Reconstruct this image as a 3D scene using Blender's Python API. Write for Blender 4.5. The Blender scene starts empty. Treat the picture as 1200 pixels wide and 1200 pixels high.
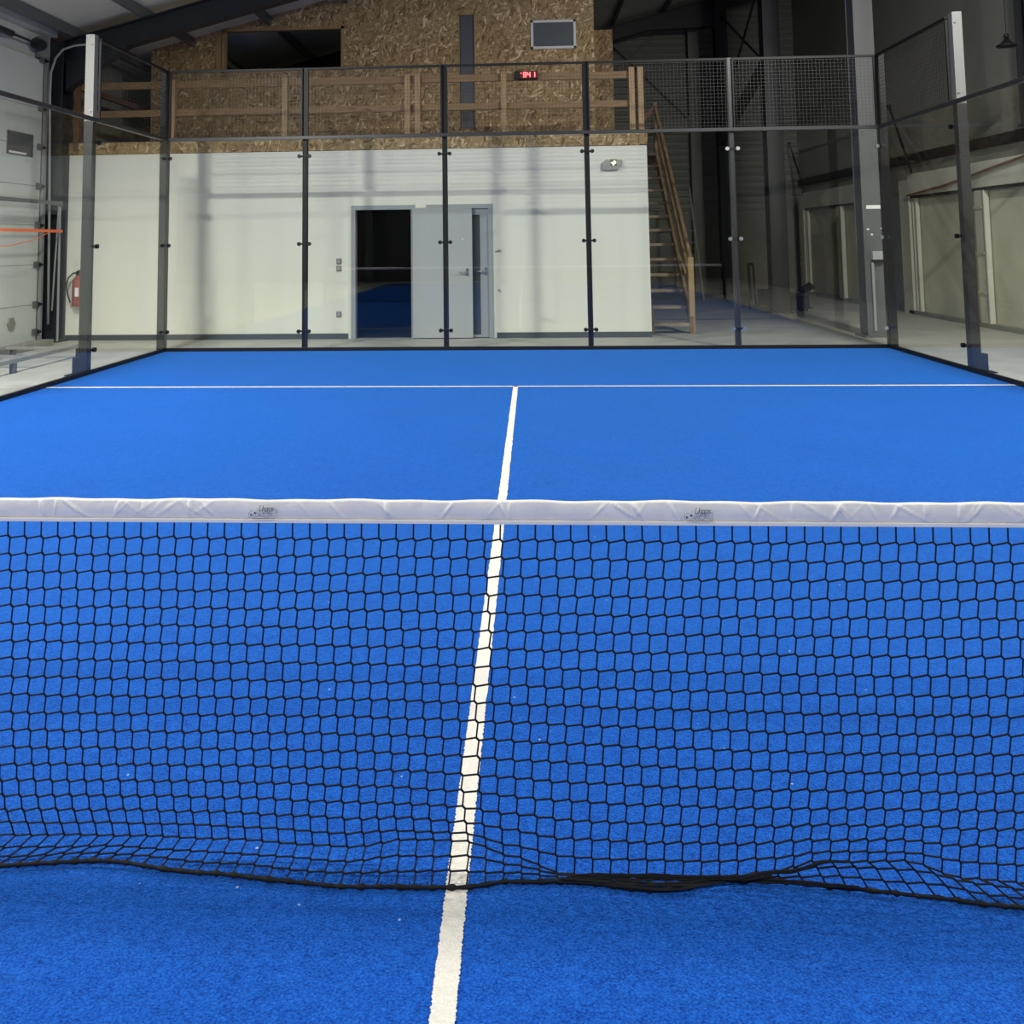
import bpy, bmesh, math, random
from mathutils import Vector, Matrix
random.seed(7)
S = bpy.context.scene
COL = S.collection

# ------------------------------------------------------------ materials
def mat(name, col, rough=.6, metal=0., noise=None, bump=None, spec=.5, emit=None):
    """procedural principled material; noise=(scale, amount, stretch), bump=(scale, strength, distance)"""
    m = bpy.data.materials.new(name); m.use_nodes = True
    nt = m.node_tree; N = nt.nodes; L = nt.links
    b = N['Principled BSDF']
    b.inputs['Base Color'].default_value = (*col, 1)
    b.inputs['Roughness'].default_value = rough
    b.inputs['Metallic'].default_value = metal
    b.inputs['Specular IOR Level'].default_value = spec
    tc = N.new('ShaderNodeTexCoord')
    if noise:
        sc, am, st = noise
        mp = N.new('ShaderNodeMapping'); mp.inputs['Scale'].default_value = st
        L.new(tc.outputs['Object'], mp.inputs[0])
        n = N.new('ShaderNodeTexNoise'); n.inputs['Scale'].default_value = sc
        n.inputs['Detail'].default_value = 6; n.inputs['Roughness'].default_value = .6
        L.new(mp.outputs[0], n.inputs['Vector'])
        r = N.new('ShaderNodeValToRGB')
        r.color_ramp.elements[0].position = .3; r.color_ramp.elements[1].position = .7
        r.color_ramp.elements[0].color = (*[max(0, c*(1-am)) for c in col], 1)
        r.color_ramp.elements[1].color = (*[min(1, c*(1+am)) for c in col], 1)
        L.new(n.outputs['Fac'], r.inputs[0]); L.new(r.outputs[0], b.inputs['Base Color'])
    if bump:
        sc, s_, d = bump
        n2 = N.new('ShaderNodeTexNoise'); n2.inputs['Scale'].default_value = sc
        n2.inputs['Detail'].default_value = 4
        L.new(tc.outputs['Object'], n2.inputs['Vector'])
        bp = N.new('ShaderNodeBump'); bp.inputs['Strength'].default_value = s_
        bp.inputs['Distance'].default_value = d
        L.new(n2.outputs['Fac'], bp.inputs['Height']); L.new(bp.outputs[0], b.inputs['Normal'])
    if emit:
        b.inputs['Emission Color'].default_value = (*emit[0], 1)
        b.inputs['Emission Strength'].default_value = emit[1]
    return m

def turf_mat():
    m = bpy.data.materials.new('blue_turf'); m.use_nodes = True
    nt = m.node_tree; N = nt.nodes; L = nt.links; b = N['Principled BSDF']
    tc = N.new('ShaderNodeTexCoord')
    def noise(sc, det, rough=.6):
        n = N.new('ShaderNodeTexNoise'); n.inputs['Scale'].default_value = sc
        n.inputs['Detail'].default_value = det; n.inputs['Roughness'].default_value = rough
        L.new(tc.outputs['Object'], n.inputs['Vector']); return n
    fine = noise(190, 3); mid = noise(45, 4); big = noise(1.3, 5)
    a = N.new('ShaderNodeMath'); a.operation = 'MULTIPLY_ADD'
    L.new(fine.outputs['Fac'], a.inputs[0]); a.inputs[1].default_value = .75
    h = N.new('ShaderNodeMath'); h.operation = 'MULTIPLY'; h.inputs[1].default_value = .25
    L.new(mid.outputs['Fac'], h.inputs[0]); L.new(h.outputs[0], a.inputs[2])
    r = N.new('ShaderNodeValToRGB'); r.color_ramp.elements[0].position = .36; r.color_ramp.elements[1].position = .64
    r.color_ramp.elements[0].color = (.0008, .026, .24, 1); r.color_ramp.elements[1].color = (.012, .128, .62, 1)
    L.new(a.outputs[0], r.inputs[0])
    # large soft wear variation
    mx = N.new('ShaderNodeMix'); mx.data_type = 'RGBA'; mx.blend_type = 'MULTIPLY'; mx.inputs[0].default_value = 1
    r2 = N.new('ShaderNodeValToRGB'); r2.color_ramp.elements[0].position = .3; r2.color_ramp.elements[1].position = .7
    r2.color_ramp.elements[0].color = (.86, .88, .9, 1); r2.color_ramp.elements[1].color = (1, 1, 1, 1)
    L.new(big.outputs['Fac'], r2.inputs[0]); L.new(r.outputs[0], mx.inputs[6]); L.new(r2.outputs[0], mx.inputs[7])
    # sparse grains of sand
    v = N.new('ShaderNodeTexVoronoi'); v.inputs['Scale'].default_value = 13; L.new(tc.outputs['Object'], v.inputs['Vector'])
    lt = N.new('ShaderNodeMath'); lt.operation = 'LESS_THAN'; lt.inputs[1].default_value = .05
    L.new(v.outputs['Distance'], lt.inputs[0])
    sp = N.new('ShaderNodeSeparateColor'); L.new(v.outputs['Color'], sp.inputs[0])
    g = N.new('ShaderNodeMath'); g.operation = 'GREATER_THAN'; g.inputs[1].default_value = .78; L.new(sp.outputs[0], g.inputs[0])
    ml = N.new('ShaderNodeMath'); ml.operation = 'MULTIPLY'; L.new(lt.outputs[0], ml.inputs[0]); L.new(g.outputs[0], ml.inputs[1])
    m2 = N.new('ShaderNodeMath'); m2.operation = 'MULTIPLY'; m2.inputs[1].default_value = .55; L.new(ml.outputs[0], m2.inputs[0])
    mx2 = N.new('ShaderNodeMix'); mx2.data_type = 'RGBA'; L.new(m2.outputs[0], mx2.inputs[0])
    L.new(mx.outputs[2], mx2.inputs[6]); mx2.inputs[7].default_value = (.55, .68, .85, 1)
    L.new(mx2.outputs[2], b.inputs['Base Color'])
    b.inputs['Roughness'].default_value = .85; b.inputs['Specular IOR Level'].default_value = .06
    b.inputs['Sheen Weight'].default_value = .6; b.inputs['Sheen Roughness'].default_value = .4
    b.inputs['Sheen Tint'].default_value = (.10, .42, 1, 1)
    bp = N.new('ShaderNodeBump'); bp.inputs['Strength'].default_value = .9; bp.inputs['Distance'].default_value = .006
    L.new(a.outputs[0], bp.inputs['Height']); L.new(bp.outputs[0], b.inputs['Normal'])
    return m

def osb_mat():
    m = bpy.data.materials.new('strand_board'); m.use_nodes = True
    nt = m.node_tree; N = nt.nodes; L = nt.links; b = N['Principled BSDF']
    tc = N.new('ShaderNodeTexCoord')
    def chips(sc, rot, seed):
        mp = N.new('ShaderNodeMapping'); mp.inputs['Rotation'].default_value = (0, rot, 0); mp.inputs['Location'].default_value = (seed, 0, seed)
        m2 = N.new('ShaderNodeMapping'); m2.inputs['Scale'].default_value = (1, 1, 3.6)
        n = N.new('ShaderNodeTexNoise'); n.inputs['Scale'].default_value = 2.2; L.new(tc.outputs['Object'], n.inputs['Vector'])
        a0 = N.new('ShaderNodeVectorMath'); a0.operation = 'MULTIPLY_ADD'
        L.new(n.outputs['Color'], a0.inputs[0]); a0.inputs[1].default_value = (.22, .22, .22); L.new(tc.outputs['Object'], a0.inputs[2])
        L.new(a0.outputs[0], mp.inputs[0]); L.new(mp.outputs[0], m2.inputs[0]); ad = m2
        v = N.new('ShaderNodeTexVoronoi'); v.inputs['Scale'].default_value = sc; L.new(ad.outputs[0], v.inputs['Vector'])
        s = N.new('ShaderNodeSeparateColor'); L.new(v.outputs['Color'], s.inputs[0]); return s
    c1, c2, c3 = chips(9, .3, 0), chips(8.5, -.75, 3.7), chips(10, 1.3, 8.1)
    def gt(x, v):
        p = N.new('ShaderNodeMath'); p.operation = 'GREATER_THAN'; p.inputs[1].default_value = v; L.new(x, p.inputs[0]); return p.outputs[0]
    def mixf(f_, a_, b_):
        q = N.new('ShaderNodeMix'); L.new(f_, q.inputs[0]); L.new(a_, q.inputs[2]); L.new(b_, q.inputs[3]); return q.outputs[0]
    v1 = mixf(gt(c1.outputs[1], .5), c1.outputs[0], c2.outputs[0])
    v2 = mixf(gt(c3.outputs[1], .6), v1, c3.outputs[0])
    class mf: outputs = [v2]
    r = N.new('ShaderNodeValToRGB'); E = r.color_ramp.elements
    E[0].position = 0; E[0].color = (.15, .095, .045, 1); E[1].position = 1; E[1].color = (.70, .56, .36, 1)
    for p, c in ((.18, (.26, .175, .088, 1)), (.6, (.35, .25, .128, 1)), (.88, (.45, .33, .19, 1))):
        e = E.new(p); e.color = c
    L.new(mf.outputs[0], r.inputs[0]); L.new(r.outputs[0], b.inputs['Base Color'])
    b.inputs['Roughness'].default_value = .75; b.inputs['Specular IOR Level'].default_value = .2
    return m

def wood_mat(name, c0, c1, stretch=(14, 14, 1.2)):
    m = bpy.data.materials.new(name); m.use_nodes = True
    nt = m.node_tree; N = nt.nodes; L = nt.links; b = N['Principled BSDF']
    tc = N.new('ShaderNodeTexCoord'); mp = N.new('ShaderNodeMapping'); mp.inputs['Scale'].default_value = stretch
    L.new(tc.outputs['Object'], mp.inputs[0])
    n = N.new('ShaderNodeTexNoise'); n.inputs['Scale'].default_value = 3; n.inputs['Detail'].default_value = 5
    L.new(mp.outputs[0], n.inputs['Vector'])
    r = N.new('ShaderNodeValToRGB'); r.color_ramp.elements[0].position = .3; r.color_ramp.elements[1].position = .7
    r.color_ramp.elements[0].color = (*c0, 1); r.color_ramp.elements[1].color = (*c1, 1)
    L.new(n.outputs['Fac'], r.inputs[0]); L.new(r.outputs[0], b.inputs['Base Color'])
    b.inputs['Roughness'].default_value = .65; b.inputs['Specular IOR Level'].default_value = .3
    return m

def glass_mat(name, tint, f0=.042):
    """clear pane: straight transmission plus Schlick reflection, the same from both faces"""
    m = bpy.data.materials.new(name); m.use_nodes = True
    nt = m.node_tree; N = nt.nodes; L = nt.links
    for n in list(N): N.remove(n)
    out = N.new('ShaderNodeOutputMaterial'); mix = N.new('ShaderNodeMixShader')
    tr = N.new('ShaderNodeBsdfTransparent'); tr.inputs[0].default_value = (*tint, 1)
    gl = N.new('ShaderNodeBsdfGlossy'); gl.inputs['Roughness'].default_value = 0.0
    g = N.new('ShaderNodeNewGeometry'); d = N.new('ShaderNodeVectorMath'); d.operation = 'DOT_PRODUCT'
    L.new(g.outputs['Normal'], d.inputs[0]); L.new(g.outputs['Incoming'], d.inputs[1])
    a = N.new('ShaderNodeMath'); a.operation = 'ABSOLUTE'; L.new(d.outputs['Value'], a.inputs[0])
    s = N.new('ShaderNodeMath'); s.operation = 'SUBTRACT'; s.inputs[0].default_value = 1; L.new(a.outputs[0], s.inputs[1])
    p = N.new('ShaderNodeMath'); p.operation = 'POWER'; p.inputs[1].default_value = 5; L.new(s.outputs[0], p.inputs[0])
    q = N.new('ShaderNodeMath'); q.operation = 'MULTIPLY_ADD'; q.inputs[1].default_value = 1-f0; q.inputs[2].default_value = f0
    L.new(p.outputs[0], q.inputs[0]); L.new(q.outputs[0], mix.inputs[0])
    L.new(tr.outputs[0], mix.inputs[1]); L.new(gl.outputs[0], mix.inputs[2]); L.new(mix.outputs[0], out.inputs[0])
    return m

M = {}
M['turf'] = turf_mat(); M['osb'] = osb_mat()
M['line'] = mat('line_turf', (.74, .72, .66), .9, noise=(150, .10, (1, 1, 1)), bump=(220, .8, .005), spec=.1)
M['concrete'] = mat('concrete', (.43, .42, .375), .55, noise=(1.6, .16, (1, 1, 1)), spec=.4)
M['plaster'] = mat('white_panel', (.76, .75, .665), .6, noise=(.9, .035, (1.6, 1, .35)), spec=.3)
M['cream'] = mat('cream_panel', (.56, .55, .44), .6, noise=(1.3, .12, (1, 1, 1)), spec=.3)
M['cream_frame'] = mat('cream_frame', (.66, .65, .55), .55, noise=(3, .05, (1, 1, 1)))
M['cladding'] = mat('grey_cladding', (.23, .23, .20), .55, noise=(.8, .08, (1, 1, 1)), spec=.4)
M['cladding_light'] = mat('pale_cladding', (.07, .072, .07), .5, noise=(.8, .06, (1, 1, 1)))
M['plinth'] = mat('plinth_concrete', (.24, .235, .20), .8, noise=(1.5, .15, (1, 1, 1)))
M['roof'] = mat('roof_sheet', (.68, .66, .60), .6, noise=(.7, .06, (1, 1, 1)))
M['steel_dark'] = mat('anthracite_steel', (.018, .020, .025), .45, noise=(6, .15, (1, 1, .2)))
M['steel_grey'] = mat('grey_painted_steel', (.105, .11, .112), .45, noise=(5, .12, (1, 1, .2)))
M['black'] = mat('black_powder_coat', (.007, .0075, .009), .5, spec=.3)
M['galv'] = mat('galvanised_steel', (.24, .24, .235), .5, 0., noise=(9, .1, (1, 1, .3)))
M['post'] = mat('dark_grey_powder_coat', (.026, .026, .028), .38)
M['interior'] = mat('unlit_interior', (.02, .02, .02), .8)  # near-black stands in for the shade of the unlit office
M['wire'] = mat('dark_wire', (.022, .022, .023), .45)
M['post_lit'] = mat('lit_post_tone', (.15, .15, .148), .5, 0.)  # paler tone puts the light on the upper side posts into the colour
M['bolt'] = mat('bolt_steel', (.6, .6, .6), .25, .9)
M['rubber'] = mat('black_rubber', (.02, .02, .022), .7)
M['rubber_base'] = mat('skirting_grey', (.07, .08, .08), .6)
M['cord'] = mat('black_braided_cord', (.006, .007, .010), .7, spec=.25)
M['vinyl'] = mat('white_vinyl_band', (.90, .875, .83), .45, noise=(14, .04, (1, 1, 1)), bump=(26, .5, .006), spec=.4)
M['ink'] = mat('grey_green_ink', (.16, .19, .17), .7)
M['ink_dark'] = mat('dark_ink', (.03, .045, .04), .7)
M['door_grey'] = mat('grey_door_paint', (.40, .41, .42), .5, noise=(2, .03, (1, 1, .4)))
M['door_frame'] = mat('grey_frame_paint', (.30, .32, .34), .5)
M['door_glass'] = mat('dark_door_glass', (.055, .065, .075), .15)
M['window_glass'] = mat('dark_window_glass', (.085, .097, .11), .3)
M['white_frame'] = mat('white_window_frame', (.62, .62, .62), .4)
M['switch'] = mat('grey_switch_plastic', (.22, .22, .21), .5)
M['chrome'] = mat('satin_chrome', (.75, .75, .75), .22, 1.)
M['pine'] = wood_mat('pine_timber', (.27, .18, .09), (.38, .26, .135))
M['pine_h'] = wood_mat('pine_timber_rail', (.17, .105, .048), (.26, .17, .085), (1.2, 14, 14))
M['pine_red'] = wood_mat('reddish_timber', (.12, .06, .035), (.17, .085, .05))
M['pine_y'] = wood_mat('stair_timber', (.14, .09, .05), (.27, .18, .10), (10, 1.5, 3))
M['tread'] = wood_mat('stair_tread_timber', (.26, .20, .14), (.40, .32, .23), (2, 10, 10))
M['door_white'] = mat('sectional_door_white', (.55, .575, .55), .45, noise=(1.2, .04, (1, .4, 2)))
M['red'] = mat('extinguisher_red', (.26, .025, .025), .4)
M['label_white'] = mat('white_label', (.8, .8, .8), .5)
M['orange'] = mat('orange_strap', (.95, .20, .07), .6)
M['box_grey'] = mat('grey_plastic_box', (.35, .36, .35), .5)
M['conduit'] = mat('white_conduit', (.30, .31, .31), .4)
M['rust'] = mat('red_brown_pipe', (.20, .09, .055), .5)
M['sign_body'] = mat('sign_casing', (.36, .37, .34), .4)
M['sign_green'] = mat('sign_green', (.10, .13, .05), .5, emit=((.12, .16, .05), .3))
M['sign_lit'] = mat('sign_lit', (.9, 1, .8), .5, emit=((.9, 1, .72), 1.6))
M['led_red'] = mat('red_led', (1, .1, .1), .5, emit=((1, .16, .16), 3.2))
M['led_dim'] = mat('red_led_window', (.07, .003, .003), .4, emit=((.25, .0, .0), .25))
M['lamp'] = mat('lamp_diffuser', (1, 1, 1), .5, emit=((1, .98, .94), 6))
M['glass'] = glass_mat('court_glass', (.965, .985, .972))

# ------------------------------------------------------------ mesh helpers
class MB:
    def __init__(s): s.v = []; s.f = []
    def quad_prism(s, A, B):
        """A, B: two matching rings of points"""
        n = len(A); o = len(s.v); s.v += [tuple(p) for p in A] + [tuple(p) for p in B]
        for i in range(n):
            j = (i+1) % n; s.f.append((o+i, o+j, o+n+j, o+n+i))
        s.f.append(tuple(o+i for i in reversed(range(n)))); s.f.append(tuple(o+n+i for i in range(n)))
        return s
    def box(s, x0, x1, y0, y1, z0, z1):
        return s.quad_prism([(x0, y0, z0), (x1, y0, z0), (x1, y1, z0), (x0, y1, z0)],
                            [(x0, y0, z1), (x1, y0, z1), (x1, y1, z1), (x0, y1, z1)])
    def bar(s, p, q, w, h, up=(0, 0, 1)):
        p, q = Vector(p), Vector(q); d = (q-p).normalized(); up = Vector(up)
        if abs(d.dot(up)) > .98: up = Vector((0, 1, 0))
        a = d.cross(up).normalized()*w/2; b = a.cross(d).normalized()*h/2
        r = [-a-b, a-b, a+b, -a+b]
        return s.quad_prism([p+k for k in r], [q+k for k in r])
    def tube(s, pts, r, n=8):
        pts = [Vector(p) for p in pts]; rings = []
        prev = None
        for i, p in enumerate(pts):
            d = ((pts[min(i+1, len(pts)-1)]) - (pts[max(i-1, 0)])).normalized()
            if prev is None:
                up = Vector((0, 0, 1)) if abs(d.z) < .9 else Vector((0, 1, 0))
                a = d.cross(up).normalized()
            else:
                a = (prev - d*prev.dot(d)).normalized()
            prev = a; b = d.cross(a)
            rr = r[i] if isinstance(r, (list, tuple)) else r
            rings.append([p + (a*math.cos(t)+b*math.sin(t))*rr for t in [2*math.pi*k/n for k in range(n)]])
        o = len(s.v)
        for R in rings: s.v += [tuple(p) for p in R]
        for i in range(len(rings)-1):
            for k in range(n):
                j = (k+1) % n
                s.f.append((o+i*n+k, o+i*n+j, o+(i+1)*n+j, o+(i+1)*n+k))
        s.f.append(tuple(o+k for k in reversed(range(n)))); s.f.append(tuple(o+(len(rings)-1)*n+k for k in range(n)))
        return s
    def cyl(s, c, axis, r, h, n=16):
        c = Vector(c); d = Vector(axis).normalized()
        return s.tube([c-d*h/2, c+d*h/2], r, n)
    def lathe(s, c, prof, n=20):
        """vertical revolve, prof = [(r, z)]"""
        o = len(s.v)
        for r, z in prof:
            for k in range(n):
                t = 2*math.pi*k/n; s.v.append((c[0]+r*math.cos(t), c[1]+r*math.sin(t), c[2]+z))
        for i in range(len(prof)-1):
            for k in range(n):
                j = (k+1) % n; s.f.append((o+i*n+k, o+i*n+j, o+(i+1)*n+j, o+(i+1)*n+k))
        s.f.append(tuple(o+k for k in reversed(range(n)))); s.f.append(tuple(o+(len(prof)-1)*n+k for k in range(n)))
        return s
    def build(s, name, m, parent=None, bevel=0, smooth=False, loc=None):
        me = bpy.data.meshes.new(name)
        o3 = Vector(loc) if loc is not None else None
        vs = s.v if o3 is None else [tuple(Vector(v)-o3) for v in s.v]
        me.from_pydata(vs, [], s.f); me.validate(); me.update()
        b = bmesh.new(); b.from_mesh(me); bmesh.ops.recalc_face_normals(b, faces=b.faces); b.to_mesh(me); b.free()
        me.materials.append(m)
        o = bpy.data.objects.new(name, me); COL.objects.link(o)
        if o3 is not None: o.location = o3
        if smooth:
            for p in me.polygons: p.use_smooth = True
        if bevel:
            md = o.modifiers.new('bevel', 'BEVEL'); md.width = bevel; md.segments = 2; md.limit_method = 'ANGLE'
        if parent is not None:
            o.parent = parent
            o.matrix_parent_inverse = Matrix.Translation(parent.location).inverted()
        return o

def tag(o, label, cat, group=None, kind=None):
    o['label'] = label
    if cat: o['category'] = cat
    if group: o['group'] = group
    if kind: o['kind'] = kind
    return o
def thing(name, loc, label, cat, group=None):
    o = bpy.data.objects.new(name, None); COL.objects.link(o); o.location = loc; o.empty_display_size = .1
    return tag(o, label, cat, group)
def struct(o, label=None):
    o['kind'] = 'structure'
    if label: o['label'] = label
    return o

def text_mesh(name, body, size, m, parent, origin, xdir=(1, 0, 0), updir=(0, 0, 1), shear=0., ext=.0004, spacing=1., xs=1., bold=0.):
    c = bpy.data.curves.new(name, 'FONT'); c.body = body; c.size = size; c.shear = shear
    c.extrude = ext; c.align_x = 'CENTER'; c.space_character = spacing; c.resolution_u = 4; c.offset = bold
    t = bpy.data.objects.new(name+'_src', c); COL.objects.link(t)
    dg = bpy.context.evaluated_depsgraph_get(); dg.update()
    me = bpy.data.meshes.new_from_object(t.evaluated_get(dg)); bpy.data.objects.remove(t)
    X = Vector(xdir); Z = Vector(updir)
    n = X.cross(Z)            # text normal
    for v in me.vertices:
        p = v.co.copy(); v.co = Vector(origin) + X*p.x*xs + Z*p.y + n*p.z
    me.materials.clear(); me.materials.append(m)
    o = bpy.data.objects.new(name, me); COL.objects.link(o)
    o.parent = parent; o.matrix_parent_inverse = Matrix.Translation(parent.location).inverted()
    return o

# ------------------------------------------------------------ hall shell
def zroof(x): return 5.245 + .262*(x+5.92) + .18
def zraft(x): return 5.245 + .262*(x+5.92)

struct(MB().box(-14.2, 9, -12.2, 23.2, -.15, -.001).build('floor', M['concrete']), 'pale concrete slab of the hall')
# roof sheet (sloping) and low flat part at rear left
mb = MB()
mb.quad_prism([(-7.75, -12.2, zroof(-7.75)), (9, -12.2, zroof(9)), (9, 23.2, zroof(9)), (-7.75, 23.2, zroof(-7.75))],
              [(-7.75, -12.2, zroof(-7.75)+.12), (9, -12.2, zroof(9)+.12), (9, 23.2, zroof(9)+.12), (-7.75, 23.2, zroof(-7.75)+.12)])
mb.box(-14.2, -7.76, -12.2, 3.0, 6.2, 6.3)
mb.box(-7.82, -7.70, -12.2, 3.0, zroof(-7.7), 6.2)
struct(mb.build('ceiling', M['roof']), 'pale sloping roof sheets')

# right wall: plinth + cladding
struct(MB().box(7.95, 8.1, -12.2, 23.2, 0, 3.0).build('wall_right', M['plinth']), 'grey concrete lower wall on the right')
def cladding(x0, x1, y, z0, z1, pitch, name, m, depth=.035, ydir=-1):
    v = []; k = 0; z = z0; prof = []
    while z < z1:
        prof += [(z, 0), (z+pitch*.55, 0), (z+pitch*.68, depth), (z+pitch*.87, depth)]; z += pitch
    prof.append((z1, 0))
    b = MB(); n = len(prof)
    for zz, d in prof:
        b.v += [(x0, y+ydir*d, min(zz, z1)), (x1, y+ydir*d, min(zz, z1))]
    for i in range(n-1): b.f.append((2*i, 2*i+1, 2*i+3, 2*i+2))
    o = len(b.v); b.box(x0, x1, y+(.01 if ydir < 0 else -.11), y+(.11 if ydir < 0 else -.01), z0, z1)
    return b.build(name, m)
mb = MB().box(7.9, 8.1, -12.2, 23.2, 3.0, 9.5)
struct(mb.build('wall_right', M['cladding']), 'dark grey upper wall on the right')
struct(MB().box(7.86, 7.96, -12.2, 23.2, 2.98, 3.16).build('trim_1', M['steel_dark']), 'dark ledge strip along the right wall')
struct(cladding(-7.7, 8.1, 23.0, 2.2, 9.5, .2, 'wall_far', M['cladding']), 'grey ribbed cladding at the far end')
struct(MB().box(-7.7, 8.1, 22.95, 23.2, 0, 2.2).build('wall_far', M['plinth']), 'concrete base of the far end wall')
struct(MB().box(-7.85, -7.7, 3.0, 23.2, 0, 5.0).build('wall_left', M['cladding']), 'grey left side wall')
struct(MB().box(-14.2, -7.7, 3.0, 3.15, 0, 6.2).build('wall_aisle', M['cladding_light']), 'pale wall of the side aisle')
struct(MB().box(-14.3, -14.15, -12.2, 3.1, 0, 6.2).build('wall_aisle', M['cladding_light']), 'outer wall of the side aisle')
struct(cladding(-14.2, 8.1, -12.0, 3.3, 9.6, .2, 'wall_rear', M['cladding_light'], ydir=1, depth=.04), 'dark ribbed cladding of the wall behind the court')
struct(MB().box(-14.2, 8.1, -12.2, -11.95, 0, 3.0).build('wall_rear', M['cladding_light']), 'smooth dark lower wall behind the court')
struct(MB().box(-14.2, 8.1, -12.1, -11.85, 3.0, 3.3).build('trim_2', M['steel_grey']), 'grey beam along the rear wall')

# steel frame ---------------------------------------------------
def hcol(x, y, w, d, z1, m, label, extra=None):
    """H-section column, flanges facing the court"""
    b = MB(); t = .018
    b.box(x-w/2, x+w/2, y-d/2, y-d/2+t, 0, z1); b.box(x-w/2, x+w/2, y+d/2-t, y+d/2, 0, z1)
    b.box(x-t/2, x+t/2, y-d/2+t, y+d/2-t, 0, z1)
    r = thing('steel_column', (x, y, 0), label, 'column')
    b.build('shaft', m, r, bevel=.004)
    MB().box(x-w/2-.06, x+w/2+.06, y-d/2-.05, y+d/2+.05, 0, .022).build('base_plate', m, r)
    return r
c_near = hcol(5.39, 11.55, .30, .32, zraft(5.4)-.05, M['steel_grey'], 'thick grey steel column right behind the right back corner of the glass court, with a white label strip')
hcol(5.25, 16.0, .34, .34, zraft(5.25)-.05, M['steel_dark'], 'dark steel column standing in the middle distance, with black gear at its foot')
hcol(5.60, 22.0, .34, .34, zraft(5.6)-.05, M['steel_dark'], 'far dark steel column by the end wall, carrying the far roof beam')
hcol(4.98, 22.75, .30, .25, zraft(5)-.1, M['plinth'], 'slim grey post against the end wall beside the far dark column')
r = thing('wall_column', (7.75, 11.3, 3.16), 'dark steel column standing on the ledge at the upper right edge of the view', 'column')
b = MB(); b.box(7.60, 7.9, 11.02, 11.04, 3.16, zraft(7.75)-.4); b.box(7.60, 7.9, 11.28, 11.30, 3.16, zraft(7.75)-.4); b.box(7.74, 7.76, 11.04, 11.28, 3.16, zraft(7.75)-.4)
b.build('shaft', M['steel_dark'], r); MB().box(7.57, 7.93, 11.0, 11.33, 3.14, 3.16).build('base_plate', M['steel_dark'], r)
c_left = hcol(-7.44, 11.5, .26, .34, zraft(-7.44)-.02, M['steel_dark'], 'dark steel column between the white sectional door and the white office wall')
hcol(-7.44, 5.6, .26, .34, zraft(-7.44)-.02, M['steel_dark'], 'dark steel column at the near side of the white sectional door')
hcol(-12.3, -11.6, .3, .3, 6.1, M['steel_grey'], 'grey column against the wall behind the court')
hcol(-6.0, -11.6, .3, .3, zraft(-6)-.1, M['steel_grey'], 'grey column carrying the low end of the roof behind the court')

def rafter(y, label, haunch=False, x0=-7.6, x1=7.8):
    w, h, t = .2, .40, .02
    r = thing('roof_rafter', (x0, y, zraft(x0)), label, 'beam')
    b = MB()
    def seg(xa, xb, za, zb, yy0, yy1):
        b.quad_prism([(xa, yy0, zraft(xa)-za), (xa, yy1, zraft(xa)-za), (xa, yy1, zraft(xa)-zb), (xa, yy0, zraft(xa)-zb)],
                     [(xb, yy0, zraft(xb)-za), (xb, yy1, zraft(xb)-za), (xb, yy1, zraft(xb)-zb), (xb, yy0, zraft(xb)-zb)])
    seg(x0, x1, 0, t, y-w/2, y+w/2); seg(x0, x1, h-t, h, y-w/2, y+w/2); seg(x0, x1, t, h-t, y-.012, y+.012)
    b.build('beam', M['steel_dark'], r)
    if haunch:
        g = MB(); xa, xb = 3.7, 5.45
        g.quad_prism([(xa, y-.1, zraft(xa)-h), (xa, y+.1, zraft(xa)-h), (xb, y+.1, zraft(xb)-h), (xb, y-.1, zraft(xb)-h)][:4],
                     [(xa, y-.1, zraft(xa)-h-.01), (xa, y+.1, zraft(xa)-h-.01), (xb, y+.1, zraft(xa)-h+.03), (xb, y-.1, zraft(xa)-h+.03)])
        g.build('haunch', M['steel_dark'], r)
    else:
        g = MB(); xa, xb = -7.3, -6.3
        g.quad_prism([(xa, y-.1, zraft(xa)-h), (xa, y+.1, zraft(xa)-h), (xb, y+.1, zraft(xb)-h), (xb, y-.1, zraft(xb)-h)],
                     [(xa, y-.1, zraft(xa)-h-.45), (xa, y+.1, zraft(xa)-h-.45), (xb, y+.1, zraft(xb)-h-.01), (xb, y-.1, zraft(xb)-h-.01)])
        g.build('haunch', M['steel_dark'], r)
    return r
rafter(11.5, 'dark roof beam sloping up from the left column in front of the chipboard wall')
rafter(16.75, 'dark roof beam behind the chipboard upper room')
rafter(22.0, 'far dark roof beam with a haunch meeting the far column', True)
rafter(5.6, 'dark roof beam crossing above the court')
rafter(-.4, 'dark roof beam above the net')
rafter(-6.2, 'dark roof beam above the rear half of the court')
px = [-7.2, -6.05, -4.6, -3.15, -1.7, -.25, 1.2, 2.65, 4.1, 5.55, 7.0]
names = ['lowest roof purlin running along the eave above the sectional door', 'second roof purlin up from the eave, over the left edge of the court']
for i, x in enumerate(px):
    z = zraft(x)
    o = MB().quad_prism([(x-.03, 3.2 if x < -7 else -12, z), (x+.03, 3.2 if x < -7 else -12, z), (x+.03, 3.2 if x < -7 else -12, z+.17), (x-.03, 3.2 if x < -7 else -12, z+.17)],
                        [(x-.03, 22.9, z), (x+.03, 22.9, z), (x+.03, 22.9, z+.17), (x-.03, 22.9, z+.17)]).build('roof_purlin', M['steel_grey'])
    tag(o, names[i] if i < 2 else 'grey steel purlin under the sloping roof sheets higher up the slope', 'purlin', None if i < 2 else 'upper roof purlins')

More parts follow.
